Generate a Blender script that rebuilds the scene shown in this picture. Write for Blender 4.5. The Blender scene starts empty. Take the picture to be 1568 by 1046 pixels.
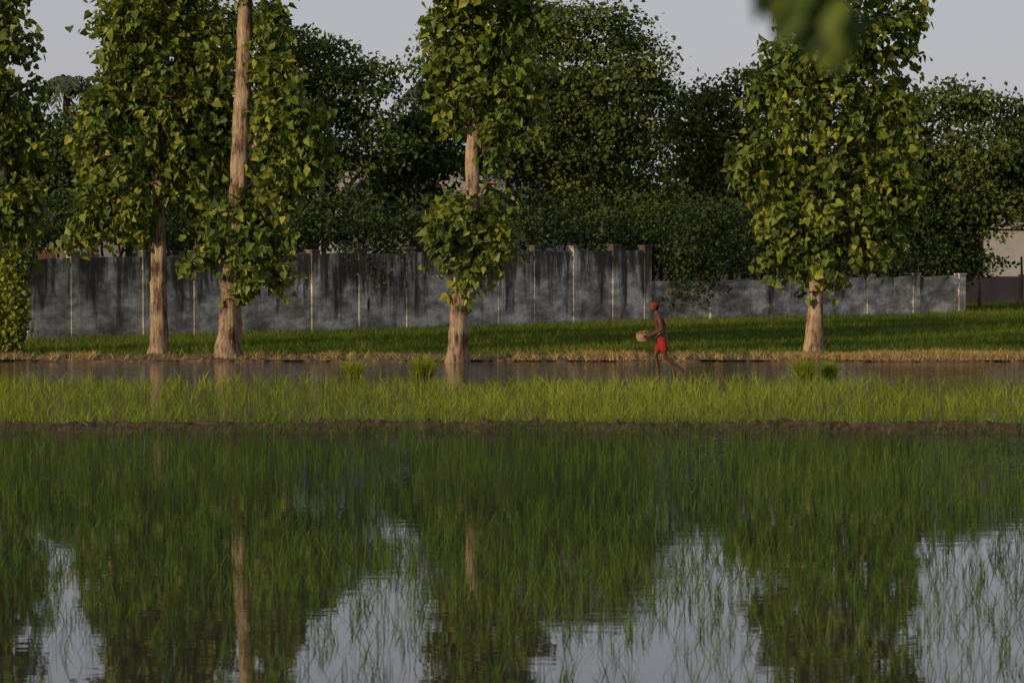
import bpy, math, random
import numpy as np
from mathutils import Vector
rng=np.random.default_rng(7); random.seed(7)
EYE=4.4; FP=5120.0; HZ=295.0
sc=bpy.context.scene
def px_to_world(u,v,d):            # image pixel coordinates u, v -> metres at distance d
    return np.array([(u-784)/FP*d, d, EYE-(v-HZ)/FP*d])
def gdist(v): return EYE*FP/(v-HZ)

# ---------------- materials ----------------
def newmat(name):
    m=bpy.data.materials.new(name); m.use_nodes=True
    nt=m.node_tree; nt.nodes.clear(); return m,nt
def N(nt,t,**kw):
    n=nt.nodes.new(t)
    for k,v in kw.items():
        if k in n.inputs: n.inputs[k].default_value=v
        else: setattr(n,k,v)
    return n
def ramp(nt,stops,fac=None):
    r=nt.nodes.new('ShaderNodeValToRGB'); cr=r.color_ramp
    while len(cr.elements)>1: cr.elements.remove(cr.elements[-1])
    for i,(p,c) in enumerate(stops):
        e=cr.elements[0] if i==0 else cr.elements.new(p)
        e.position=p; e.color=(c[0],c[1],c[2],1)
    if fac is not None: nt.links.new(fac,r.inputs[0])
    return r
def coords(nt,scale=(1,1,1)):
    tc=nt.nodes.new('ShaderNodeTexCoord'); mp=nt.nodes.new('ShaderNodeMapping')
    mp.inputs['Scale'].default_value=scale
    nt.links.new(tc.outputs['Object'],mp.inputs['Vector']); return mp.outputs[0]
def leafmat(name,stops,trans=0.35,rough=0.5,spec=0.3):
    m,nt=newmat(name); L=nt.links.new
    a=N(nt,'ShaderNodeAttribute',attribute_name='tint')
    no=N(nt,'ShaderNodeTexNoise',Scale=0.6,Detail=2.0); L(coords(nt),no.inputs['Vector'])
    ad=N(nt,'ShaderNodeMath',operation='MULTIPLY_ADD'); L(no.outputs[0],ad.inputs[0]); ad.inputs[1].default_value=.5; 
    sb=N(nt,'ShaderNodeMath',operation='SUBTRACT'); L(a.outputs['Fac'],sb.inputs[0]); sb.inputs[1].default_value=.25
    L(sb.outputs[0],ad.inputs[2])
    r=ramp(nt,stops,ad.outputs[0])
    p=N(nt,'ShaderNodeBsdfPrincipled',Roughness=rough); p.inputs['Specular IOR Level'].default_value=spec
    t=nt.nodes.new('ShaderNodeBsdfTranslucent'); mx=nt.nodes.new('ShaderNodeMixShader'); mx.inputs[0].default_value=trans
    o=nt.nodes.new('ShaderNodeOutputMaterial')
    L(r.outputs[0],p.inputs['Base Color']); L(r.outputs[0],t.inputs['Color'])
    L(p.outputs[0],mx.inputs[1]); L(t.outputs[0],mx.inputs[2]); L(mx.outputs[0],o.inputs[0]); return m
def noisemat(name,stops,scale=(1,1,1),nscale=4,detail=8,rough=.85,bump=.3,bdist=.02):
    m,nt=newmat(name); L=nt.links.new
    c=coords(nt,scale); no=N(nt,'ShaderNodeTexNoise',Scale=nscale,Detail=detail,Roughness=.65); L(c,no.inputs['Vector'])
    r=ramp(nt,stops,no.outputs[0]); p=N(nt,'ShaderNodeBsdfPrincipled',Roughness=rough)
    p.inputs['Specular IOR Level'].default_value=.2
    b=N(nt,'ShaderNodeBump',Strength=bump,Distance=bdist); L(no.outputs[0],b.inputs['Height'])
    o=nt.nodes.new('ShaderNodeOutputMaterial')
    L(r.outputs[0],p.inputs['Base Color']); L(b.outputs[0],p.inputs['Normal']); L(p.outputs[0],o.inputs[0]); return m

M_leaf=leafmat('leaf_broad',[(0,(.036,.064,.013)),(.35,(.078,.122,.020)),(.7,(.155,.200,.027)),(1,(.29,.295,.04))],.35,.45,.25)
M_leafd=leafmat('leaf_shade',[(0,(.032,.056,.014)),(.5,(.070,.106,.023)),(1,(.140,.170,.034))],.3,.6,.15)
M_leafo=leafmat('leaf_olive',[(0,(.060,.082,.018)),(.5,(.115,.140,.027)),(1,(.19,.20,.038))],.3,.6,.15)
M_hedge=leafmat('leaf_hedge',[(0,(.016,.029,.009)),(.5,(.036,.058,.016)),(1,(.070,.096,.023))],.2,.6,.15)
M_dist=leafmat('leaf_distant_haze',[(0,(.050,.070,.042)),(.5,(.075,.100,.055)),(1,(.10,.13,.07))],.2)  # paler, greyer greens put the distance haze into the leaf colour
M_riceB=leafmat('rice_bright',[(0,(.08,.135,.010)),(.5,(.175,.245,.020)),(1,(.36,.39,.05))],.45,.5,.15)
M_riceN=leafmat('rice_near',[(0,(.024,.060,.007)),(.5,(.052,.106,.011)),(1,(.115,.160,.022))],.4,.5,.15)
M_riceF=leafmat('rice_far',[(0,(.042,.080,.009)),(.5,(.088,.135,.014)),(1,(.170,.195,.025))],.35,.6,.15)
M_dry=leafmat('dry_grass',[(0,(.18,.125,.05)),(.5,(.38,.26,.11)),(1,(.58,.40,.18))],.3,.7)
M_soil=noisemat('mud_soil',[(0,(.022,.014,.010)),(.45,(.045,.029,.020)),(.6,(.085,.056,.036)),(1,(.15,.10,.065))],(1,1,1),5,8,.8,.9,.08)
M_soil2=noisemat('mud_soil_dry',[(0,(.05,.034,.022)),(.45,(.10,.068,.042)),(.6,(.18,.12,.072)),(1,(.25,.18,.11))],(1,1,1),3,8,.8,.9,.08)
M_ground=noisemat('field_ground',[(0,(.020,.026,.010)),(.5,(.040,.050,.014)),(1,(.07,.07,.03))],(1,1,1),.8,8,.9,.3,.05)
M_greenf=noisemat('field_green',[(0,(.022,.036,.009)),(.5,(.040,.060,.012)),(1,(.065,.08,.018))],(1,1,1),2.5,8,.9,.5,.05)

def barkmat(name,stops,hs=14):
    m,nt=newmat(name); L=nt.links.new
    c=coords(nt,(1,1,.16)); n1=N(nt,'ShaderNodeTexNoise',Scale=hs,Detail=8.0,Roughness=.7); L(c,n1.inputs['Vector'])
    n2=N(nt,'ShaderNodeTexNoise',Scale=1.6,Detail=4.0); L(coords(nt),n2.inputs['Vector'])
    mx=N(nt,'ShaderNodeMath',operation='MULTIPLY_ADD'); L(n2.outputs[0],mx.inputs[0]); mx.inputs[1].default_value=.5
    s=N(nt,'ShaderNodeMath',operation='MULTIPLY'); L(n1.outputs[0],s.inputs[0]); s.inputs[1].default_value=.6
    L(s.outputs[0],mx.inputs[2]); r=ramp(nt,stops,mx.outputs[0])
    p=N(nt,'ShaderNodeBsdfPrincipled',Roughness=.9); p.inputs['Specular IOR Level'].default_value=.1
    b=N(nt,'ShaderNodeBump',Strength=1.0,Distance=.09); L(n1.outputs[0],b.inputs['Height'])
    o=nt.nodes.new('ShaderNodeOutputMaterial')
    L(r.outputs[0],p.inputs['Base Color']); L(b.outputs[0],p.inputs['Normal']); L(p.outputs[0],o.inputs[0]); return m
M_bark=barkmat('bark_pale',[(.46,(.060,.040,.027)),(.51,(.16,.110,.072)),(.56,(.28,.200,.135)),(.66,(.42,.32,.225))])
M_barkd=barkmat('bark_dark',[(.3,(.04,.025,.016)),(.5,(.10,.058,.035)),(.8,(.19,.11,.065))],8)

# ---------------- mesh builder ----------------
class MB:
    def __init__(s): s.v=[];s.q=[];s.m=[];s.t=[];s.sm=[];s.n=0
    def add(s,v,q,mat=0,tint=None,smooth=False):
        v=np.asarray(v,dtype=np.float32).reshape(-1,3); q=np.asarray(q,dtype=np.int32).reshape(-1,4)
        s.v.append(v); s.q.append(q+s.n); s.n+=len(v)
        s.m.append(np.full(len(q),mat,np.int32)); s.sm.append(np.full(len(q),smooth,bool))
        s.t.append(np.full(len(v),.5,np.float32) if tint is None else np.asarray(tint,np.float32).reshape(-1))
    def build(s,name,mats,parent=None):
        v=np.concatenate(s.v); q=np.concatenate(s.q)
        me=bpy.data.meshes.new(name); me.vertices.add(len(v)); me.vertices.foreach_set('co',v.ravel())
        me.loops.add(q.size); me.loops.foreach_set('vertex_index',q.ravel())
        me.polygons.add(len(q)); me.polygons.foreach_set('loop_start',np.arange(0,q.size,4,dtype=np.int32))
        for m in mats: me.materials.append(m)
        me.polygons.foreach_set('material_index',np.concatenate(s.m))
        me.update(calc_edges=True)
        me.polygons.foreach_set('use_smooth',np.concatenate(s.sm))
        a=me.attributes.new('tint','FLOAT','POINT'); a.data.foreach_set('value',np.concatenate(s.t))
        ob=bpy.data.objects.new(name,me); sc.collection.objects.link(ob)
        if parent: ob.parent=parent
        return ob
def nrm(a): return a/np.maximum(np.linalg.norm(a,axis=-1,keepdims=True),1e-6)

def add_leaves(mb,c,size,mat,kind='heart',out=None,up=.6,droop=.6,tint=None,rnd=.7):
    n=len(c); r=rng.normal(size=(n,3)); 
    if out is None: out=np.zeros((n,3))
    u=nrm(r*rnd+out*.6+np.array([0,0,-droop])); 
    nn=rng.normal(size=(n,3))*rnd+out*.6+np.array([0,0,up]); nn=nn-(nn*u).sum(1,keepdims=True)*u; nn=nrm(nn)
    w=np.cross(nn,u); sz=size*rng.uniform(.6,1.2,(n,1))
    if kind=='heart':
        T=[(0,0,0),(.36,-.08,.05),(.46,.28,.12),(0,1,-.10),(-.46,.28,.12),(-.36,-.08,.05)]; Q=[[0,1,2,3],[0,3,4,5]]
    else:
        T=[(0,0,0),(.36,.5,.06),(0,1,-.05),(-.36,.5,.06)]; Q=[[0,1,2,3]]
    k=len(T); V=np.stack([c+sz*(a*w+b*u+d*nn) for a,b,d in T],1)
    q=(np.arange(n)[:,None,None]*k+np.array(Q)[None]).reshape(-1,4)
    if tint is None: tint=rng.uniform(0,1,n)
    mb.add(V,q,mat,np.repeat(tint,k))

def tube(mb,pts,rad,seg=10,mat=0,flute=0.0,flare=0):
    pts=np.array(pts,float); n=len(pts); V=[]
    ph=rng.uniform(0,6.28,4)
    for i,p in enumerate(pts):
        d=pts[min(i+1,n-1)]-pts[max(i-1,0)]; d/=max(np.linalg.norm(d),1e-6)
        a=np.cross(d,[0,1,0.01]); 
        if np.linalg.norm(a)<.1: a=np.cross(d,[1,0,0])
        a/=np.linalg.norm(a); b=np.cross(d,a)
        th=np.linspace(0,2*math.pi,seg,endpoint=False)
        rr=rad[i]*(1+flute*(.5*np.sin(3*th+ph[0]+i*.15)+.35*np.sin(5*th+ph[1]-i*.1)+.3*np.sin(8*th+ph[2]+i*.7)))
        V.append(p+np.outer(np.cos(th)*rr,a)+np.outer(np.sin(th)*rr,b))
    V=np.concatenate(V); Q=[]
    for i in range(n-1):
        for j in range(seg):
            Q.append([i*seg+j,i*seg+(j+1)%seg,(i+1)*seg+(j+1)%seg,(i+1)*seg+j])
    mb.add(V,Q,mat,None,True)
def curve(a,b,n=6,sag=.0,wob=.1):
    a=np.array(a,float);b=np.array(b,float);t=np.linspace(0,1,n)[:,None]
    L=np.linalg.norm(b-a); p=a+(b-a)*t; p[:,2]+=(np.sin(t[:,0]*math.pi)*sag*L)
    p[1:-1]+=rng.normal(size=(n-2,3))*wob*L*.25; return p
def trunkpath(ctrl,n=26):
    c=np.array(ctrl,float); s=np.linspace(0,len(c)-1,n); o=[]
    for x in s:
        i=min(int(x),len(c)-2); f=x-i; f=f*f*(3-2*f)*.5+f*.5; o.append(c[i]*(1-f)+c[i+1]*f)
    return np.array(o)

def roadside_tree(name,ctrl_uv,D,r0,r1,lobes,dens=1.0,flare=.6,slit_shade=False):
    mb=MB(); ctrl=[px_to_world(u,v,D) for u,v in ctrl_uv]; ctrl[0][2]=-.05
    p=trunkpath(ctrl,44); n=len(p); z=p[:,2]; H=z[-1]
    rad=r0+(r1-r0)*np.clip(z/H,0,1)
    rad=rad*(1+flare*np.exp(-np.clip(z,0,99)/.45)); rad*=1+rng.normal(size=n)*.035
    p[1:]+=rng.normal(size=(n-1,3))*np.array([.012,.012,0])
    tube(mb,p,rad,24,0,.11)
    for k in range(6):
        a=k*1.05+rng.uniform(-.3,.3); d=np.array([math.cos(a),math.sin(a),0])
        b=p[0]+np.array([0,0,.55]); e=p[0]+d*r0*rng.uniform(1.5,2.0)+np.array([0,0,-.05])
        tube(mb,[b+d*r0*.5,b+d*r0*.85-[0,0,.25],b+d*r0*1.15-[0,0,.45],e],[r0*.2,r0*.3,r0*.28,r0*.12],8,0,.1)
    if slit_shade:
        s=p[0]+np.array([.10,-r0*1.42,0]); 
        V=[s+[-.05,-.05,0],s+[.08,-.05,0],s+[.055,.10,.45],s+[.0,.14,.72]]
        mb.add(V,[[0,1,2,3]],2)  # flat dark sheet painting the shade of a hollow; trunk is not cut
    s=FP/D
    for (u,v,ru,rv) in lobes:
        c=px_to_world(u,v,D); rx=ru/s; rz=rv/s; ry=rx*.85
        c=c+np.array([0,rng.uniform(-.25,.25)*rx,0])
        zt=np.clip(c[2]-.9*rx-.2,.25*H if c[2]>3 else c[2]*.7,H)
        if c[2]<4.4: zt=c[2]+.45
        i=int(np.argmin(abs(z-zt)))
        tube(mb,curve(p[i],c,7,.06,.18),np.linspace(min(max(rad[i]*.34,.05),.07),.025,7),7,0,.05)
        nl=int(ru*rv*math.pi/16*dens); ncl=max(4,nl//14)
        dv=nrm(rng.normal(size=(ncl,3))); rr=rng.uniform(0.2,1.25,ncl)[:,None]**.6
        cc=c+dv*rr*np.array([rx,ry,rz])
        for q in cc[:max(4,ncl//5)]:
            tube(mb,curve(c,q,4,.05,.25),[.028,.02,.014,.006],4,0)
        m=rng.integers(5,25,ncl); idx=np.repeat(np.arange(ncl),m)
        off=rng.normal(size=(len(idx),3))*np.array([.16,.16,.18])
        pos=cc[idx]+off; out=nrm(pos-c+off)
        tn=np.clip(rng.uniform(0,1,ncl)[idx]*.55+rng.uniform(0,.55,len(idx)),0,1)
        add_leaves(mb,pos,.235,1,'heart',out,.35,.7,tn)
    return mb.build(name,[M_bark,M_leaf,M_barkd])

roadside_tree('broadleaf_tree',[(242,548),(243,430),(243,300),(238,150),(236,-60)],89.0,.235,.10,
  [(235,40,85,70),(190,60,38,55),(240,-40,90,60),(180,150,46,55),(250,170,90,80),(320,120,55,70),(150,240,42,42),(138,320,38,45),(205,290,60,48),(290,270,60,48),(330,200,50,68),(122,372,18,18),(215,340,28,28),(180,345,28,24)],1.15,.25)
roadside_tree('broadleaf_tree',[(348,552),(353,430),(365,290),(372,170),(377,60),(380,-80)],87.7,.285,.17,
  [(450,180,50,50),(430,110,40,45),(440,240,55,45),(425,290,52,34),(470,200,35,40),(388,350,56,38),(400,390,48,32),(350,373,42,30),(335,335,24,22),(300,395,28,16),(395,425,44,22),(430,425,22,16),(365,440,12,14),(410,40,30,40),(400,-50,90,40)],1.0,.45)
roadside_tree('broadleaf_tree',[(700,555),(702,450),(722,330),(725,220),(735,100),(738,-80)],86.6,.225,.12,
  [(740,-40,100,50),(690,25,42,36),(745,50,70,45),(800,20,40,40),(700,100,42,38),(760,110,65,42),(812,155,26,28),(740,165,60,36),(692,175,28,26),(770,200,38,26),(740,232,24,12),(765,275,24,12),
   (715,335,54,36),(755,350,42,40),(685,355,36,30),(735,395,50,30),(705,410,30,22),(708,445,12,16)],1.0,.45,True)
roadside_tree('broadleaf_tree',[(1247,545),(1250,430),(1256,300),(1262,150),(1268,-60)],90.0,.215,.10,
  [(1270,-40,105,50),(1280,50,85,52),(1370,42,46,46),(1212,85,40,36),(1182,150,40,36),(1240,150,58,48),(1338,140,58,52),(1188,240,60,43),(1150,270,26,28),(1280,230,80,58),(1370,210,43,48),(1330,290,63,48),(1385,300,30,38),(1240,310,73,48),(1190,340,38,33),(1300,360,63,36),(1350,370,33,33),(1250,390,58,30),(1190,405,24,18),(1260,425,34,16)],1.08,.4)
roadside_tree('broadleaf_tree',[(-12,545),(-6,430),(0,300),(0,150),(0,-60)],90.0,.26,.12,
  [(0,-20,60,50),(15,50,48,42),(-40,100,60,70),(20,150,42,48),(25,230,48,50),(-30,230,60,60),(20,310,44,50),(40,360,24,28),(-30,340,50,50),(18,400,24,30)],1.1,.4)
# ---------------- trees behind wall ----------------
def shade_tree(name,D,base_u,lobes,mat,dens=1.0,leaf=.27,pad=.3,r0=.3,fork=None):
    mb=MB(); s=FP/D; b=px_to_world(base_u,300,D); b[2]=-.1
    cz=np.mean([px_to_world(l[0],l[1],D)[2] for l in lobes]); fk=np.array([b[0]+.15,b[1],fork or cz*.38])
    tube(mb,curve(b,fk,8,0,.08),np.linspace(r0*1.25,r0*.85,8),14,0,.1)
    for (u,v,ru,rv) in lobes:
        c=px_to_world(u,v,D); rx=ru/s; rz=rv/s; c[1]+=rng.uniform(-.6,.6)*rx
        tube(mb,curve(fk,c,8,.06,.16),np.linspace(r0*.4,.03,8),6,0,.06)
        ncl=max(6,int(ru*rv*math.pi/165*dens)); dv=nrm(rng.normal(size=(ncl,3))); rr=rng.uniform(.15,1.12,ncl)[:,None]**.55
        cc=c+dv*rr*np.array([rx*1.05,rx*.95,rz*1.08])
        m=rng.integers(26,56,ncl); idx=np.repeat(np.arange(ncl),m)
        off=rng.normal(size=(len(idx),3))*np.array([.42,.42,.42*pad]); off[:,2]-= (off[:,0]**2+off[:,1]**2)*.25
        pos=cc[idx]+off
        lb=rng.uniform(-.15,.25)
        tn=np.clip(lb+rng.uniform(0,.6,ncl)[idx]+rng.uniform(0,.35,len(idx)),0,1)
        add_leaves(mb,pos,leaf,1,'q',nrm(off)*.5,.9,.15,tn)
    return mb.build(name,[M_barkd,mat])
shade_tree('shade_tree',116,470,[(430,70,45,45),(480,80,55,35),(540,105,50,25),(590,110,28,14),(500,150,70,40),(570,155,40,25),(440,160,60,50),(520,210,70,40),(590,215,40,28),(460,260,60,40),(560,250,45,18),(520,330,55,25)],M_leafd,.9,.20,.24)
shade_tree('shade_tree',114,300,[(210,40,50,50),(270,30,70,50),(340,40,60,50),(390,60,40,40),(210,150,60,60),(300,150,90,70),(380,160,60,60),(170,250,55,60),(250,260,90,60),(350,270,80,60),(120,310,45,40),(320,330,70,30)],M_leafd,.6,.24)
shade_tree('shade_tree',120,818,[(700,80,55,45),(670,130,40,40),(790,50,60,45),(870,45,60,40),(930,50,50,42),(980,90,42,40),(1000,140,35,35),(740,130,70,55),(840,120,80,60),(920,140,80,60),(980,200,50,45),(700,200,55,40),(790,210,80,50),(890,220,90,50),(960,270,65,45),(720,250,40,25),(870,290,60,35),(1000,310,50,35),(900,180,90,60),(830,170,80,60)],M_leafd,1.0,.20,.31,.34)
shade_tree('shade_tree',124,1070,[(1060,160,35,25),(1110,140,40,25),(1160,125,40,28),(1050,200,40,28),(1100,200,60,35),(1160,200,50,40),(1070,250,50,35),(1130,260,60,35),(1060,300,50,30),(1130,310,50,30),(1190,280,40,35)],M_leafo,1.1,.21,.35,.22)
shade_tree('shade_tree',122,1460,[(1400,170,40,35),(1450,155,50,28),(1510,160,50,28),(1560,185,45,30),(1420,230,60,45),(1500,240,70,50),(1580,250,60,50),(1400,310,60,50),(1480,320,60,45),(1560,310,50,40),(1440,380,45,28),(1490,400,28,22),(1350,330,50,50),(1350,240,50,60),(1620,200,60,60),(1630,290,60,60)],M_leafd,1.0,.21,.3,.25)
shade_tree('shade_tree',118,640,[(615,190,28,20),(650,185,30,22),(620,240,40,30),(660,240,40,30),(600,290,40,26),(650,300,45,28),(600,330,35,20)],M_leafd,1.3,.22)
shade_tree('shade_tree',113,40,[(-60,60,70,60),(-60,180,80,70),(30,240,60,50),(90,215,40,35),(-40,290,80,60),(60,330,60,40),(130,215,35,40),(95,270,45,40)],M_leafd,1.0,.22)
# hedge/shrubs behind and over the wall
WA=np.array([-14.2,97.9]); WB=np.array([4.5,112.0]); WC=np.array([16.2,119.8])
def wallpt(u):
    k=(u-784)/FP
    a,b=(WA,WB) if u<=990 else (WB,WC)
    d=b-a; t=(k*a[1]-a[0])/(d[0]-k*d[1]); return a+t*d
def shrub(name,items,mat,leaf=.13,off=1.0,dens=1):
    mb=MB()
    for (u,v,ru,rv,o) in items:
        w=wallpt(u); D=w[1]+o; s=FP/D; c=px_to_world(u,v,D); rx=ru/s; rz=rv/s
        g=c.copy(); g[2]=0
        if o>0: tube(mb,curve(g,c,5,0,.15),[.07,.06,.05,.04,.02],6,0)
        n=int(ru*rv*math.pi/9*dens); dv=nrm(rng.normal(size=(n//16+3,3))); cc=c+dv*(rng.uniform(.2,1.1,(len(dv),1))**.5)*np.array([rx,min(rx,max(.3,o*.9)),rz])
        idx=rng.integers(0,len(cc),n); offs=rng.normal(size=(n,3))*np.array([.2,.2,.15])
        add_leaves(mb,cc[idx]+offs,leaf,1,'q',nrm(offs),.6,.4,np.clip(rng.uniform(0,.6,len(cc))[idx]+rng.uniform(0,.4,n),0,1))
    return mb.build(name,[M_barkd,mat])
items=[]
for u in range(20,1010,34): items.append((u,rng.uniform(345,362),32,rng.uniform(22,34),1.3))
for u in range(40,1480,46): items.append((u,rng.uniform(310,350),40,rng.uniform(30,46),3.2))
for u in range(1000,1500,30): items.append((u,rng.uniform(375,410),28,rng.uniform(24,40),1.3))
for u in range(1000,1500,40): items.append((u,rng.uniform(330,370),38,40,2.6))
shrub('hedge',items,M_hedge,.17,1,.8)
shrub('creeper',[(545,392,22,18,.1),(572,425,16,26,.05),(590,385,26,14,.2),(525,385,22,12,.2),(560,410,16,20,.05),(800,385,14,10,.2),(420,372,16,8,.2),(660,380,14,10,.2),(330,375,18,8,.2)],M_hedge,.12,0,1.2)
shrub('shrub',[(1040,350,42,42,-.3),(1075,400,38,45,-.3),(1035,420,26,40,-.3),(1110,350,36,40,-.2),(1095,420,24,28,-.3),(1065,450,24,20,-.3)],M_hedge,.14,0,1.1)
shrub('shrub',[(1500,410,24,18,0.4),(1440,400,40,22,.4),(1380,400,40,24,.4),(1330,400,40,26,.4),(1160,400,40,28,.3)],M_hedge,.14,0,.8)
mb=MB()
for (u,v,ru,rv) in [(20,425,20,36),(22,460,22,35),(24,490,20,28),(12,508,26,22),(-30,480,30,50),(28,400,16,20)]:
    c=px_to_world(u,v,89.4); s=FP/89.4; n=int(ru*rv*.9); dv=nrm(rng.normal(size=(n,3)))*rng.uniform(.1,1,(n,1))**.6; pos=c+dv*np.array([ru/s*1.1,.35,rv/s*1.1])+rng.normal(size=(n,3))*.07; pos[:,2]=np.maximum(pos[:,2],.08)
    add_leaves(mb,pos,.13,0,'heart',None,.5,.5,rng.uniform(.25,1,n))
    tube(mb,curve([c[0],c[1]+.1,0],c,6,0,.2),[.02]*6,5,1)
mb.build('climbing_vine',[M_leaf,M_barkd])
# distant trees mass
mb=MB()
for i in range(190):
    D=rng.uniform(170,240); X=rng.uniform(-60,60); h=rng.uniform(5,8.2); r=rng.uniform(1.8,3.4)
    n=330; dv=nrm(rng.normal(size=(n,3)))*rng.uniform(.5,1.05,(n,1)); c=np.array([X,D,h*.55])
    pos=c+dv*np.array([r,r,h*.45]); add_leaves(mb,pos,.65,0,'q',dv*.5,.7,.2)
mb.build('distant_trees',[M_dist])
def palm(name,u,v,D,r=1.7):
    mb=MB(); top=px_to_world(u,v,D); b=top.copy(); b[2]=0
    tube(mb,curve(b,top,10,0,.03),np.linspace(.2,.13,10),10,0,.05)
    for k in range(26):
        a=rng.uniform(0,6.28); el=rng.uniform(-.2,1.35); d=np.array([math.cos(a)*math.cos(el),math.sin(a)*math.cos(el),math.sin(el)])
        L=r*rng.uniform(.8,1.2); t=np.linspace(0,1,10); pp=top+np.outer(t*L,d); pp[:,2]-=t**2*L*.9
        tube(mb,pp,np.linspace(.03,.008,10),4,1)
        pos=np.repeat(pp[1:],9,0); n=len(pos); side=nrm(np.cross(d,[0,0,1])); sg=rng.choice([-1,1],n)[:,None]
        uvec=nrm(side*sg*.6+d*.5+np.array([0,0,-.9])+rng.normal(size=(n,3))*.15); w=nrm(np.cross(uvec,d+rng.normal(size=(n,3))*.2))*.03
        V=np.stack([pos-w,pos+w,pos+w*.3+uvec*.4,pos-w*.3+uvec*.4],1); mb.add(V,np.arange(n*4).reshape(-1,4),1,np.repeat(rng.uniform(0,1,n),4))
    mb.build(name,[M_barkd,M_dist])
palm('palm_tree',106,128,122,1.3); palm('palm_tree',652,140,124,1.25)

# ---------------- wall ----------------
mW,nt=newmat('weathered_concrete'); L=nt.links.new
tc=nt.nodes.new('ShaderNodeTexCoord'); sp=nt.nodes.new('ShaderNodeSeparateXYZ'); L(tc.outputs['Object'],sp.inputs[0])
n1=N(nt,'ShaderNodeTexNoise',Scale=2.0,Detail=8.0,Roughness=.72); L(coords(nt,(1,1,.13)),n1.inputs['Vector'])
n2=N(nt,'ShaderNodeTexNoise',Scale=.9,Detail=9.0,Roughness=.7); L(coords(nt,(1,1,1.8)),n2.inputs['Vector'])
n3=N(nt,'ShaderNodeTexNoise',Scale=9.0,Detail=8.0,Roughness=.7); L(coords(nt,(1,1,.5)),n3.inputs['Vector'])
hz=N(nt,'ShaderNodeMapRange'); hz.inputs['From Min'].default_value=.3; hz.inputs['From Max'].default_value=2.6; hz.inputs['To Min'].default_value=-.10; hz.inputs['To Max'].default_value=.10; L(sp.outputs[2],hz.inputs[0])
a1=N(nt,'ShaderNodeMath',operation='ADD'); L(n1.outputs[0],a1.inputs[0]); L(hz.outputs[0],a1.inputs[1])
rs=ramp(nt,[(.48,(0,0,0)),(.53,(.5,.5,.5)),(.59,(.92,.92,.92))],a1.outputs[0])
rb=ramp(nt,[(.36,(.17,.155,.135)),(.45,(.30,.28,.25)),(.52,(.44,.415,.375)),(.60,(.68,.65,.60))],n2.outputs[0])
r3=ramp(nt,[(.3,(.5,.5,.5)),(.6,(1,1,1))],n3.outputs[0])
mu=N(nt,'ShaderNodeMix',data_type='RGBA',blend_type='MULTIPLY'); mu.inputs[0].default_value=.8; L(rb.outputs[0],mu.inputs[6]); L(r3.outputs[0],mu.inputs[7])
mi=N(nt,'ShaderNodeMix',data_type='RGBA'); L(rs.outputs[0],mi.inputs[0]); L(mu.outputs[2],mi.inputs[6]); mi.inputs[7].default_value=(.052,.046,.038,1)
p=N(nt,'ShaderNodeBsdfPrincipled',Roughness=.9); p.inputs['Specular IOR Level'].default_value=.15
bp=N(nt,'ShaderNodeBump',Strength=.5,Distance=.02); L(n3.outputs[0],bp.inputs['Height']); L(bp.outputs[0],p.inputs['Normal'])
o=nt.nodes.new('ShaderNodeOutputMaterial'); L(mi.outputs[2],p.inputs['Base Color']); L(p.outputs[0],o.inputs[0])
def box(mb,c,ax,hx,hy,z0,z1,mat=0):
    ax=np.array([ax[0],ax[1],0.]); ay=np.array([-ax[1],ax[0],0.]); c=np.array([c[0],c[1],0.])
    V=[c+sx*hx*ax+sy*hy*ay+np.array([0,0,z]) for z in (z0,z1) for sx,sy in ((-1,-1),(1,-1),(1,1),(-1,1))]
    mb.add(V,[[0,3,2,1],[4,5,6,7],[0,1,5,4],[1,2,6,5],[2,3,7,6],[3,0,4,7]],mat)
mb=MB()
def run(a,b,h,posts,ph):
    d=b-a; Ln=np.linalg.norm(d); ax=d/Ln
    k=int(Ln/.5); ts=np.linspace(0,Ln,k+1); hh=h+rng.normal(size=k+1)*.022; V=[];ay=np.array([-ax[1],ax[0]])
    for t,z in zip(ts,hh):
        P=a+ax*t
        for s in (-.1,.1):
            q=P+ay*s; V+= [[q[0],q[1],-.2],[q[0],q[1],z]]
    Q=[]
    for i in range(k):
        o=i*4;n_=o+4
        Q+=[[o,n_,n_+1,o+1],[o+2,o+3,n_+3,n_+2],[o+1,n_+1,n_+3,o+3]]
    Q+=[[0,1,3,2],[k*4,k*4+2,k*4+3,k*4+1]]
    mb.add(V,Q)
    for pu in posts:
        w=wallpt(pu); t=np.dot(w-a,ax)
        if 0<=t<=Ln+.2: 
            P=a+ax*t; e=ph+rng.uniform(-.02,.05); box(mb,P,ax,.15,.15,-.2,h+e); box(mb,P,ax,.18,.18,h+e,h+e+.06)
dW=nrm(WB-WA)
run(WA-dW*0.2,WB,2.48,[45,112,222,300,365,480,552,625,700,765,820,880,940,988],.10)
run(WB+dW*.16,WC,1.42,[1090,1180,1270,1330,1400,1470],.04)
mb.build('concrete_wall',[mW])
M_pink=noisemat('old_brick_render',[(0,(.12,.085,.07)),(.5,(.22,.165,.145)),(1,(.34,.28,.25))],(1,1,.4),2,8)
mb=MB(); box(mb,(24,131),(1,.05),7.2,.11,-.2,1.12); 
for k in range(6): box(mb,(17.4+k*2.6,131.0-.33+k*.13),(1,.05),.16,.16,-.2,1.2)
mb.build('boundary_wall',[M_pink])
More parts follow.
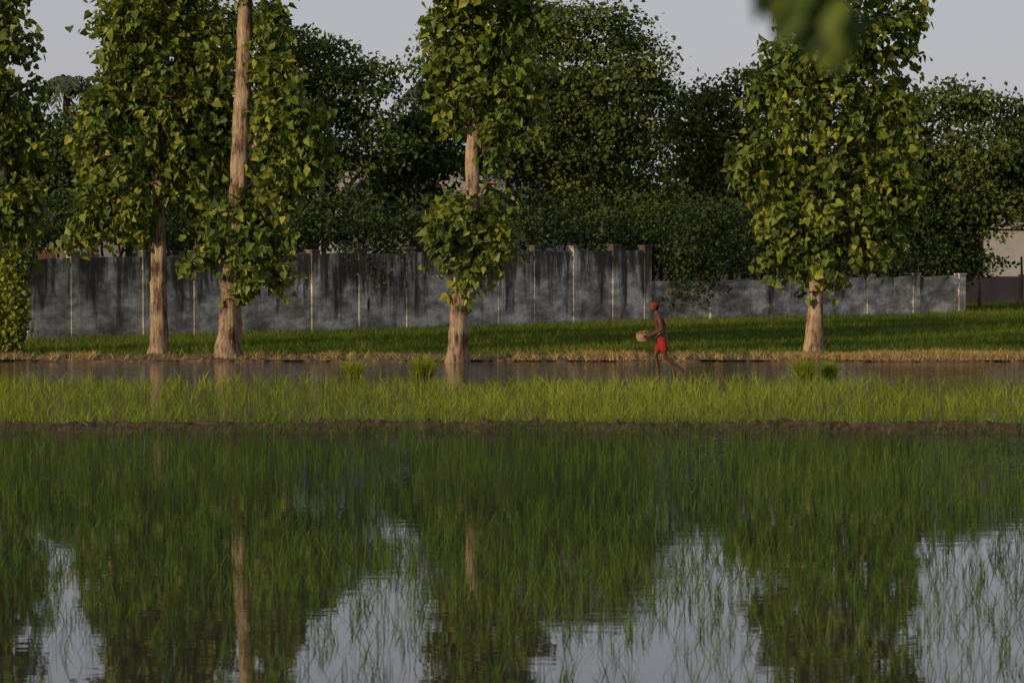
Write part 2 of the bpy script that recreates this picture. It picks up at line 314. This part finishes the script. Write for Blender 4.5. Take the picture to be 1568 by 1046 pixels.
# houses
M_pl=noisemat('plaster_grey',[(0,(.13,.13,.135)),(.5,(.19,.19,.20)),(1,(.25,.25,.25))],(1,1,1),1.5)
M_bl=noisemat('roof_blue_sheet',[(0,(.07,.10,.14)),(1,(.12,.17,.23))],(8,1,1),2,4,.6)
M_rf=noisemat('roof_grey',[(0,(.14,.13,.13)),(1,(.23,.21,.21))],(4,1,1),2,4,.7)
M_dk=noisemat('window_dark',[(0,(.03,.032,.035)),(1,(.06,.06,.065))],(1,1,1),2,2,.4,0)
def house(name,X,D,w,dp,h,rh,roof,yaw=0):
    e=bpy.data.objects.new(name,None); sc.collection.objects.link(e); e.location=(X,D,0); e.rotation_euler=(0,0,yaw)
    m=MB(); box(m,(0,0),(1,0),w/2,dp/2,0,h); 
    V=[[-w/2,-dp/2,h],[w/2,-dp/2,h],[0,-dp/2,h+rh],[0,-dp/2,h+rh],[-w/2,dp/2,h],[w/2,dp/2,h],[0,dp/2,h+rh],[0,dp/2,h+rh]]
    m.add(V,[[0,1,2,3],[4,7,6,5]]); m.build('walls',[M_pl],e)
    m=MB(); ov=.4
    for sx in (-1,1):
        x0=sx*(w/2+ov); z0=h-rh*ov/(w/2)+.02
        V=[[x0,-dp/2-ov,z0],[x0,dp/2+ov,z0],[0,dp/2+ov,h+rh+.02],[0,-dp/2-ov,h+rh+.02]]; V+=[[a,b,c+.1] for a,b,c in V]
        m.add(V,[[0,1,2,3],[4,7,6,5],[0,4,5,1],[0,3,7,4],[1,5,6,2]])
    m.build('roof',[roof],e)
    m=MB()
    for x in (-w*.28,w*.28):
        for z in ((1.0,) if h<3.5 else (1.0,3.4)): box(m,(x,-dp/2-.01),(1,0),.4,.04,z,z+.9)
    m.build('windows',[M_dk],e); m=MB(); box(m,(0,-dp/2-.01),(1,0),.5,.045,0,2.1); m.build('door',[M_barkd],e)
house('plaster_house',-5.6,139,4.4,7,4.3,1.6,M_rf,.25)
house('plaster_house',-1.6,150,6.5,7,4.2,1.5,M_bl,-.3)
house('plaster_house',-20.0,140,7,7,3.4,1.5,M_bl,.2)
house('plaster_house',28.5,166,8,7,2.7,.9,M_rf,.9)
mb=MB(); q=px_to_world(1564,472,128); tube(mb,[[q[0],q[1],-.1],[q[0]+.02,q[1],1],[q[0],q[1],1.95]],[.05,.045,.04],8); mb.build('wooden_post',[M_barkd])

# ---------------- ground, water, fields ----------------
def sheet(name,x0,x1,y0,y1,z,mat,nx=2,ny=2,amp=0):
    xs=np.linspace(x0,x1,nx);ys=np.linspace(y0,y1,ny);X,Y=np.meshgrid(xs,ys); Z=np.full_like(X,z)+rng.normal(size=X.shape)*amp
    m=MB(); q=[[j*nx+i,j*nx+i+1,(j+1)*nx+i+1,(j+1)*nx+i] for j in range(ny-1) for i in range(nx-1)]
    m.add(np.stack([X,Y,Z],-1),q,0,None,True); return m.build(name,[mat])
sheet('ground',-3000,3000,-500,5000,-.15,M_ground)
def watermat(name,col,s1,d1,s2,rough):
    m,nt=newmat(name); L=nt.links.new
    w1=N(nt,'ShaderNodeTexNoise',Scale=2.2,Detail=3.0,Roughness=.5); L(coords(nt,(.35,1,1)),w1.inputs['Vector'])
    w2=N(nt,'ShaderNodeTexNoise',Scale=6.0,Detail=2.0,Roughness=.5); L(coords(nt,(.6,1,1)),w2.inputs['Vector'])
    mk=N(nt,'ShaderNodeTexNoise',Scale=.12,Detail=3.0); L(coords(nt,(.5,1.5,1)),mk.inputs['Vector'])
    tc=nt.nodes.new('ShaderNodeTexCoord'); sp=nt.nodes.new('ShaderNodeSeparateXYZ'); L(tc.outputs['Object'],sp.inputs[0])
    mr=N(nt,'ShaderNodeMapRange'); mr.inputs['From Min'].default_value=46; mr.inputs['From Max'].default_value=58; mr.inputs['To Min'].default_value=.04; mr.inputs['To Max'].default_value=1.0; L(sp.outputs[1],mr.inputs[0])
    mm=N(nt,'ShaderNodeMath',operation='MULTIPLY'); L(mk.outputs[0],mm.inputs[0]); L(mr.outputs[0],mm.inputs[1])
    b=N(nt,'ShaderNodeBump',Strength=s1,Distance=d1); L(w1.outputs[0],b.inputs['Height'])
    b2=N(nt,'ShaderNodeBump',Distance=s2); L(mm.outputs[0],b2.inputs['Strength']); L(w2.outputs[0],b2.inputs['Height']); L(b.outputs[0],b2.inputs['Normal'])
    p=N(nt,'ShaderNodeBsdfPrincipled',Roughness=rough,IOR=1.36); p.inputs['Base Color'].default_value=(*col,1); p.inputs['Specular IOR Level'].default_value=.6
    L(b2.outputs[0],p.inputs['Normal']); o=nt.nodes.new('ShaderNodeOutputMaterial'); L(p.outputs[0],o.inputs[0]); return m
mw=watermat('paddy_water',(.032,.030,.024),.12,.008,.014,.015)
mw2=watermat('muddy_water',(.085,.070,.055),.3,.015,.022,.04)
sheet('water',-160,160,18,61.9,0,mw)
sheet('water',-160,160,61.9,87.2,.003,mw2)
sheet('rice_field',-160,160,87.0,150,.03,M_greenf,160,40,.012)
sheet('bank',-60,60,-40,18.6,.1,M_greenf,40,30,.02)
def bund(name,y0,y1,h,mat,xr=45,slope=0.0,clods=500):
    nx=900;ny=12; xs=np.linspace(-xr,xr,nx); m=MB(); V=np.zeros((ny,nx,3)); 
    w=sum(np.sin(xs*f+ph)*a for f,ph,a in [(.31,1,.12),(.9,2,.08),(2.3,.3,.05),(5.1,.7,.03)])
    for j in range(ny):
        t=j/(ny-1); prof=math.sin(t*math.pi)**.6
        V[j,:,0]=xs; V[j,:,1]=y0+(y1-y0)*t+w+xs*slope; V[j,:,2]=-.06+(h+.06)*prof*(1+.3*np.sin(xs*1.7+j)+.2*np.sin(xs*4.1+j*2))+rng.normal(size=nx)*.02*(prof>.1)
    q=[[j*nx+i,j*nx+i+1,(j+1)*nx+i+1,(j+1)*nx+i] for j in range(ny-1) for i in range(nx-1)]
    m.add(V,q,0,None,False)
    for k in range(clods):
        i=rng.integers(0,nx); jj=rng.integers(1,ny-2); c=V[jj,i]; r=rng.uniform(.02,.05)
        tube(m,[c+[0,0,-r],c+rng.normal(size=3)*.01,c+[0,0,r*.9]],[r*.7,r*1.3,r*.3],6,0,.3)
    m.build(name,[mat])
bund('field_bund',61.1,62.6,.11,M_soil,45,-.012)
bund('field_bund',86.6,89.6,.09,M_soil2,45,0)

def blades(mb,base,h,wd,lean,tint,mat=0,seg=3,curl=.5,face=1.0):
    n=len(base); a=rng.uniform(0,2*math.pi,n); d=np.stack([np.cos(a),np.sin(a),np.zeros(n)],1)
    fa=rng.uniform(0,2*math.pi,n); w=np.stack([np.cos(fa),np.sin(fa)*face,np.zeros(n)],1)*wd[:,None]*.5
    V=[]
    for k in range(seg+1):
        t=k/seg; c=base+d*(lean*h*(t*(1-curl)+curl*t*t))[:,None]+np.array([0,0,1])*(h*(t-.12*t*t*lean*2))[:,None]
        ww=w*(1-.85*t**1.6); V+= [c-ww,c+ww]
    V=np.stack(V,1); K=2*(seg+1); Q=np.array([[2*i,2*i+1,2*i+3,2*i+2] for i in range(seg)])
    q=(np.arange(n)[:,None,None]*K+Q[None]).reshape(-1,4); mb.add(V,q,mat,np.repeat(tint,K))
def fnoise(x,y): 
    return .5+.18*np.sin(x*.45+1.3*np.sin(y*.21))+.16*np.sin(y*.33+x*.21+2)+.12*np.sin(x*1.3-y*.7+.5)+.08*np.sin(x*2.9+y*1.1)
def field(name,mat,y0,y1,sx,sy,nb,h,wd,dens=None,zb=-.02,jit=.3,lean=(.1,.5),spread=.03,k=.165,pad=3,hsd=.15):
    ys=np.arange(y0,y1,sy); P=[]
    for y in ys:
        W=k*y+pad; xs=np.arange(-W,W,sx); P.append(np.stack([xs+rng.normal(size=len(xs))*sx*jit,np.full(len(xs),y)+rng.normal(size=len(xs))*sy*jit],1))
    P=np.concatenate(P); fn=fnoise(P[:,0],P[:,1])
    keep=rng.uniform(0,1,len(P))<(dens(P[:,0],P[:,1],fn) if dens else 1); P=P[keep]; fn=fn[keep]
    ch=rng.normal(1,hsd,len(P))*(.85+.3*fn); m=np.maximum(2,rng.poisson(nb,len(P))); idx=np.repeat(np.arange(len(P)),m); n=len(idx)
    base=np.concatenate([P[idx]+rng.normal(size=(n,2))*spread,np.full((n,1),zb)],1)
    mb=MB(); blades(mb,base,h*np.clip(ch,.5,1.5)[idx]*rng.uniform(.5,1.15,n),wd*rng.uniform(.7,1.3,n),rng.uniform(lean[0],lean[1],n),np.clip(fn[idx]*.6+rng.uniform(-.1,.5,n),0,1))
    print(name,n); return mb.build(name,[mat])
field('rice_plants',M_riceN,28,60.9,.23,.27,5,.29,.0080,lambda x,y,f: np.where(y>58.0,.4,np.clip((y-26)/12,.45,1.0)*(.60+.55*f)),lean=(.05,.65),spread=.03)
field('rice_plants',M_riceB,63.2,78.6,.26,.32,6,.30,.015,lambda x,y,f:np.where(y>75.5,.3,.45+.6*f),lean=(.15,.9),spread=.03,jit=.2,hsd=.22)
field('rice_plants',M_riceF,89.4,130,.22,.24,7,.23,.022,None,.02,lean=(.2,.8),spread=.07,k=.16,pad=1)
mb=MB(); n=17000; x=rng.uniform(-20,20,n); y=61.1+rng.uniform(-.7,1.5,n)-.012*x; kk=rng.uniform(0,1,n)<fnoise(x*2,y*.3)+.1; x=x[kk];y=y[kk];n=len(x)
blades(mb,np.stack([x,y,np.full(n,.02)],1),rng.uniform(.06,.30,n),np.full(n,.009),rng.uniform(.1,.8,n),rng.uniform(0,.8,n)); mb.build('bund_grass',[M_riceN])
mb=MB(); n=80000; x=rng.uniform(-18,20,n); g=.35*np.sin(x*.9)+.3*np.sin(x*2.7+1)+.25*np.sin(x*6.1)+.2*np.sin(x*13)+.95*(x>8.5)+.35*(x>1.5)-.1*(x<0); pr=np.clip((g-.2)*1.3,.03,.95); x=x[rng.uniform(0,1,n)<pr]; n=len(x)
y=87.8+rng.normal(size=n)*.5; blades(mb,np.stack([x,y,np.full(n,.05)],1),rng.uniform(.05,.26,n)*(.75+.5*fnoise(x*3,y)),np.full(n,.018),rng.uniform(.3,1.4,n),rng.uniform(0,1,n)); mb.build('dry_grass',[M_dry])
mb=MB(); n=16000; x=rng.uniform(-20,20,n); y=88.7+rng.normal(size=n)*.7; blades(mb,np.stack([x,y,np.full(n,.04)],1),rng.uniform(.05,.2,n),np.full(n,.016),rng.uniform(.3,1.1,n),rng.uniform(0,.8,n)); mb.build('bund_grass',[M_riceF])
for (u,v,s_) in [(540,578,1.1),(648,576,1.3),(1233,577,1.15),(1270,575,.95)]:
    D=gdist(v)-.2; n=600; c=px_to_world(u,v,D); mb=MB(); rr=np.abs(rng.normal(size=(n,1)))*.10*s_; a=rng.uniform(0,6.28,(n,1))
    blades(mb,np.concatenate([c[0]+rr*np.cos(a),D+rr*np.sin(a),np.full((n,1),-.02)],1),rng.uniform(.2,.56,n)*s_*.9,np.full(n,.017),rng.uniform(.2,1.1,n),rng.uniform(.2,1,n)); mb.build('rice_seedling_bundle',[M_riceB])

# ---------------- man ----------------
def plain(name,col,rough=.7,var=.25,sc_=14):
    return noisemat(name,[(0,tuple(c*(1-var) for c in col)),(1,tuple(min(1,c*(1+var)) for c in col))],(1,1,1),sc_,4,rough,.15,.01)
M_skin=plain('skin',(.080,.034,.020),.45); M_red=plain('red_cloth',(.22,.018,.016),.85); M_dkc=plain('dark_cloth',(.03,.035,.03),.9)
M_hair=plain('hair',(.012,.010,.009),.6); M_eye=plain('eye_white',(.6,.57,.52),.3); M_wick=noisemat('wicker',[(0,(.14,.09,.05)),(.5,(.28,.19,.10)),(1,(.42,.30,.16))],(1,1,4),18,4,.8,.8,.02)
man=bpy.data.objects.new('man',None); sc.collection.objects.link(man); man.location=(px_to_world(1008,573,81)[0],81,-.04); man.scale=(1.03,1.03,1.03)
def skin(name,verts,edges,rad,mat,sub=2,parent=man):
    me=bpy.data.meshes.new(name); me.from_pydata([v for v in verts],edges,[]); me.update(); ob=bpy.data.objects.new(name,me); sc.collection.objects.link(ob); ob.parent=parent
    me.materials.append(mat); md=ob.modifiers.new('Skin','SKIN'); md.use_smooth_shade=True
    for i,r in enumerate(rad):
        sv=me.skin_vertices[0].data[i]; sv.radius=r if isinstance(r,tuple) else (r,r); sv.use_root=(i==0)
    s=ob.modifiers.new('Sub','SUBSURF'); s.levels=sub; s.render_levels=sub; return ob
V=[];R=[];E=[]
def j(p,r,par=None):
    V.append(p);R.append(r); 
    if par is not None: E.append((par,len(V)-1))
    return len(V)-1
pel=j((.09,0,.88),(.12,.14)); wa=j((.08,0,1.02),(.105,.13),pel); ch=j((.055,0,1.2),(.12,.16),wa); uc=j((.02,0,1.36),(.10,.15),ch)
nk=j((-.03,0,1.47),.058,uc); hd=j((-.06,0,1.56),.055,nk)
for s in (-1,1):
    sh=j((.015,s*.18,1.365),.062,uc); ua=j((.05,s*.225,1.23),.052,sh); el=j((.075,s*.245,1.09),.041,ua); fo=j((-.06,s*.235,1.02),.038,el); wr=j((-.20,s*.225,.955),.026,fo); pm=j((-.27,s*.200,.935),(.020,.034),wr)
hl=j((.09,.095,.82),.10,pel); tm=j((.01,.10,.64),.083,hl); kn=j((-.06,.10,.46),.058,tm); cf=j((-.01,.10,.30),.054,kn); an=j((.015,.10,.05),.036,cf); ft=j((-.06,.10,-.01),.038,an); to=j((-.16,.10,-.02),(.02,.04),ft)
hl=j((.10,-.095,.82),.10,pel); tm=j((.135,-.10,.63),.083,hl); kn=j((.16,-.10,.44),.058,tm); cf=j((.30,-.10,.345),.055,kn); an=j((.50,-.10,.195),.035,cf); ft=j((.57,-.10,.14),.036,an); to=j((.605,-.10,.05),(.02,.04),ft)
skin('body',V,E,R,M_skin)
for s in (-1,1):
    for k,(dz,Lf) in enumerate([(.028,.9),(.010,1.0),(-.008,.95),(-.026,.78)]):
        b=(-.27,s*.200,.935+dz)
        skin('finger_%d_%s'%(k+1,'l' if s<0 else 'r'),[b,(-.27-.045*Lf,s*.212,.932+dz),(-.27-.075*Lf,s*.205,.928+dz),(-.27-.095*Lf,s*.188,.925+dz)],[(0,1),(1,2),(2,3)],[.0095,.009,.0085,.0075],M_skin,1)
    skin('thumb_'+('l' if s<0 else 'r'),[(-.225,s*.205,.955),(-.25,s*.188,.985),(-.285,s*.17,.995)],[(0,1),(1,2)],[.012,.011,.009],M_skin,1)
V=[];R=[];E=[]
a=j((.085,0,.97),(.122,.150)); b=j((.09,0,.88),(.135,.16),a)
l=j((.085,.098,.80),.115,b); l=j((.02,.10,.66),.105,l); l=j((-.02,.10,.55),.10,l)
l=j((.10,-.098,.80),.115,b); l=j((.13,-.10,.66),.105,l); l=j((.15,-.10,.53),.10,l)
skin('shorts',V,E,R,M_red)
skin('waist_cloth',[(.08,-.02,1.0),(.08,0,.985),(.08,.02,1.0)],[(0,1),(1,2)],[(.118,.13)]*3,M_dkc)
def ell(name,c,r,mat,fn=None,seg=24,rings=16):
    m=MB(); Vv=[]
    for i in range(rings+1):
        ph=math.pi*i/rings
        for k in range(seg):
            th=2*math.pi*k/seg; p=np.array([math.sin(ph)*math.cos(th),math.sin(ph)*math.sin(th),math.cos(ph)])
            if fn: p=fn(p)
            Vv.append(np.array(c)+p*np.array(r))
    q=[[i*seg+k,(i+1)*seg+k,(i+1)*seg+(k+1)%seg,i*seg+(k+1)%seg] for i in range(rings) for k in range(seg)]
    m.add(Vv,q,0,None,True); return m.build(name,[mat],man)
def headf(p):
    x,y,z=p; q=p.copy()
    if z<-.1: q[1]*=1-.28*(-z); 
    if x>0 and z<-.2: q[0]*=.75
    f=math.exp(-(y/.16)**2)*(x<0)
    q[0]-=f*.26*math.exp(-((z+.15)/.13)**2); q[0]-=f*.08*math.exp(-((z+.48)/.08)**2); q[0]-=.12*f*math.exp(-((z+.8)/.15)**2); q[0]+=.07*(x<0)*math.exp(-((abs(y)-.35)/.15)**2)*math.exp(-((z-.05)/.12)**2)
    return q
hc=(-.085,0,1.615); ell('head',hc,(.095,.078,.118),M_skin,headf,40,32)
for s in (-1,1):
    ell('ear_'+('l' if s<0 else 'r'),(-.075,s*.078,1.605),(.018,.010,.030),M_skin); ell('eye_'+('l' if s<0 else 'r'),(-.162,s*.03,1.62),(.011,.012,.008),M_eye)
ell('mouth',(-.172,0,1.557),(.008,.024,.006),M_red)
ell('hair',(-.072,0,1.632),(.095,.084,.108),M_hair,lambda p: p if p[2]>-.3 or p[0]>.3 else p*.8)
ell('head_cloth',(-.080,0,1.668),(.104,.090,.065),M_red,lambda p: np.array([p[0],p[1],max(p[2],-.35)])*(1+.03*math.sin(9*p[1]+7*p[2])))
ell('cloth_knot',(.03,0,1.655),(.03,.03,.022),M_red); skin('cloth_tail',[(.03,.0,1.655),(.055,-.01,1.61),(.05,-.015,1.56)],[(0,1),(1,2)],[.014,.018,.01],M_red,1)
m=MB(); bc=np.array([-.335,0,.80]); prof=[(.06,0),(.12,.015),(.165,.06),(.18,.11),(.175,.15),(.16,.18),(.15,.17),(.15,.12),(.0,.10)]
tube(m,[bc+[0,0,z] for r,z in prof],[r for r,z in prof],36,0,.0)
for z,r in [(.02,.130),(.05,.162),(.085,.178),(.12,.183),(.15,.178),(.18,.165)]:
    ths=np.linspace(0,2*math.pi,33); tube(m,[bc+[r*math.cos(t),r*math.sin(t),z+.006*math.sin(t*16)] for t in ths],[.011]*33,6,0)
m.build('basket',[M_wick],man)
m=MB(); n=900; a=rng.uniform(0,6.28,n); r=np.sqrt(rng.uniform(0,1,n))*.14
blades(m,np.stack([bc[0]+r*np.cos(a),r*np.sin(a),np.full(n,.93)+.06*(1-(r/.14)**2)],1),rng.uniform(.05,.10,n),np.full(n,.014),rng.uniform(.3,1.4,n),rng.uniform(0,1,n)); m.build('seedlings',[M_dry],man)

# ---------------- overhanging tree near the viewpoint ----------------
mb=MB(); tr=curve((2.6,5.2,0),(2.4,5.2,7.5),10,0,.03); tube(mb,tr,np.linspace(.2,.1,10),14,0,.08)
br=np.array([[2.45,5.2,5.6],[1.7,5.15,5.45],[1.0,5.05,5.2],[.60,5.0,4.95],[.47,5.0,4.80]]); tube(mb,br,[.05,.035,.022,.012,.006],8,0)
lp=br[rng.integers(0,4,60)]+rng.normal(size=(60,3))*[.3,.3,.1]+[0,0,.45]; lp=lp[lp[:,2]>5.0]
add_leaves(mb,lp,.085,1,'heart',None,.2,1.6,rng.uniform(0,.35,len(lp)))
lp=np.array([[.365,5.0,4.735],[.40,5.02,4.73],[.435,4.98,4.725],[.46,5.0,4.72],[.475,4.97,4.68],[.485,5.03,4.665],[.42,5,4.70],[.385,5.01,4.735],[.45,5,4.675],[.475,5.02,4.65]])
add_leaves(mb,lp,.085,1,'heart',np.tile([[0,-1.2,0]],(len(lp),1)),.1,1.6,rng.uniform(0,.6,len(lp)),.3)
for q in lp: tube(mb,[br[-1],(br[-1]+q)/2+[0,0,.02],q],[.004,.003,.002],5,0)
cc=rng.normal(size=(90,3))*[1.1,1.1,.5]+[3.2,5.4,7.4]; idx=rng.integers(0,90,3000); add_leaves(mb,cc[idx]+rng.normal(size=(3000,3))*.15,.13,1,'heart',None,.4,.8)
mb.build('overhanging_tree',[M_barkd,M_leaf])

# ---------------- light, sky, camera ----------------
el=math.radians(16); sv=Vector((-.78,-.62,0)).normalized(); S=Vector((sv.x*math.cos(el),sv.y*math.cos(el),math.sin(el)))
sun=bpy.data.lights.new('sun','SUN'); sun.energy=4.0; sun.angle=math.radians(1.2); sun.color=(1,.76,.46)
so=bpy.data.objects.new('sun',sun); sc.collection.objects.link(so); so.rotation_euler=S.to_track_quat('Z','Y').to_euler(); so.location=(-40,-20,30)
w=bpy.data.worlds.new('World'); sc.world=w; w.use_nodes=True; nt=w.node_tree; bg=nt.nodes['Background']
sky=nt.nodes.new('ShaderNodeTexSky'); sky.sky_type='NISHITA'; sky.sun_disc=False; sky.sun_elevation=el; sky.sun_rotation=math.atan2(S.x,S.y)
sky.dust_density=.6; sky.air_density=1.0; sky.ozone_density=3.0
hs=nt.nodes.new('ShaderNodeHueSaturation'); hs.inputs['Saturation'].default_value=.45; hs.inputs['Value'].default_value=.8
mxn=nt.nodes.new('ShaderNodeMix'); mxn.data_type='RGBA'; mxn.inputs[0].default_value=.7; mxn.inputs[7].default_value=(3.95,3.85,4.3,1)   # even high haze veil over the clear sky
nt.links.new(sky.outputs[0],hs.inputs['Color']); nt.links.new(hs.outputs[0],mxn.inputs[6]); nt.links.new(mxn.outputs[2],bg.inputs[0]); bg.inputs[1].default_value=.12
cam=bpy.data.cameras.new('camera'); co=bpy.data.objects.new('camera',cam); sc.collection.objects.link(co); sc.camera=co
co.location=(0,0,EYE); co.rotation_euler=(math.radians(90)-math.atan(228/FP),0,0); cam.sensor_width=36; cam.lens=36*FP/1568; cam.clip_end=6000; cam.clip_start=.1
cam.dof.use_dof=True; cam.dof.focus_distance=84; cam.dof.aperture_fstop=4.0
sc.view_settings.view_transform='Standard'; sc.view_settings.look='None'; sc.view_settings.exposure=0
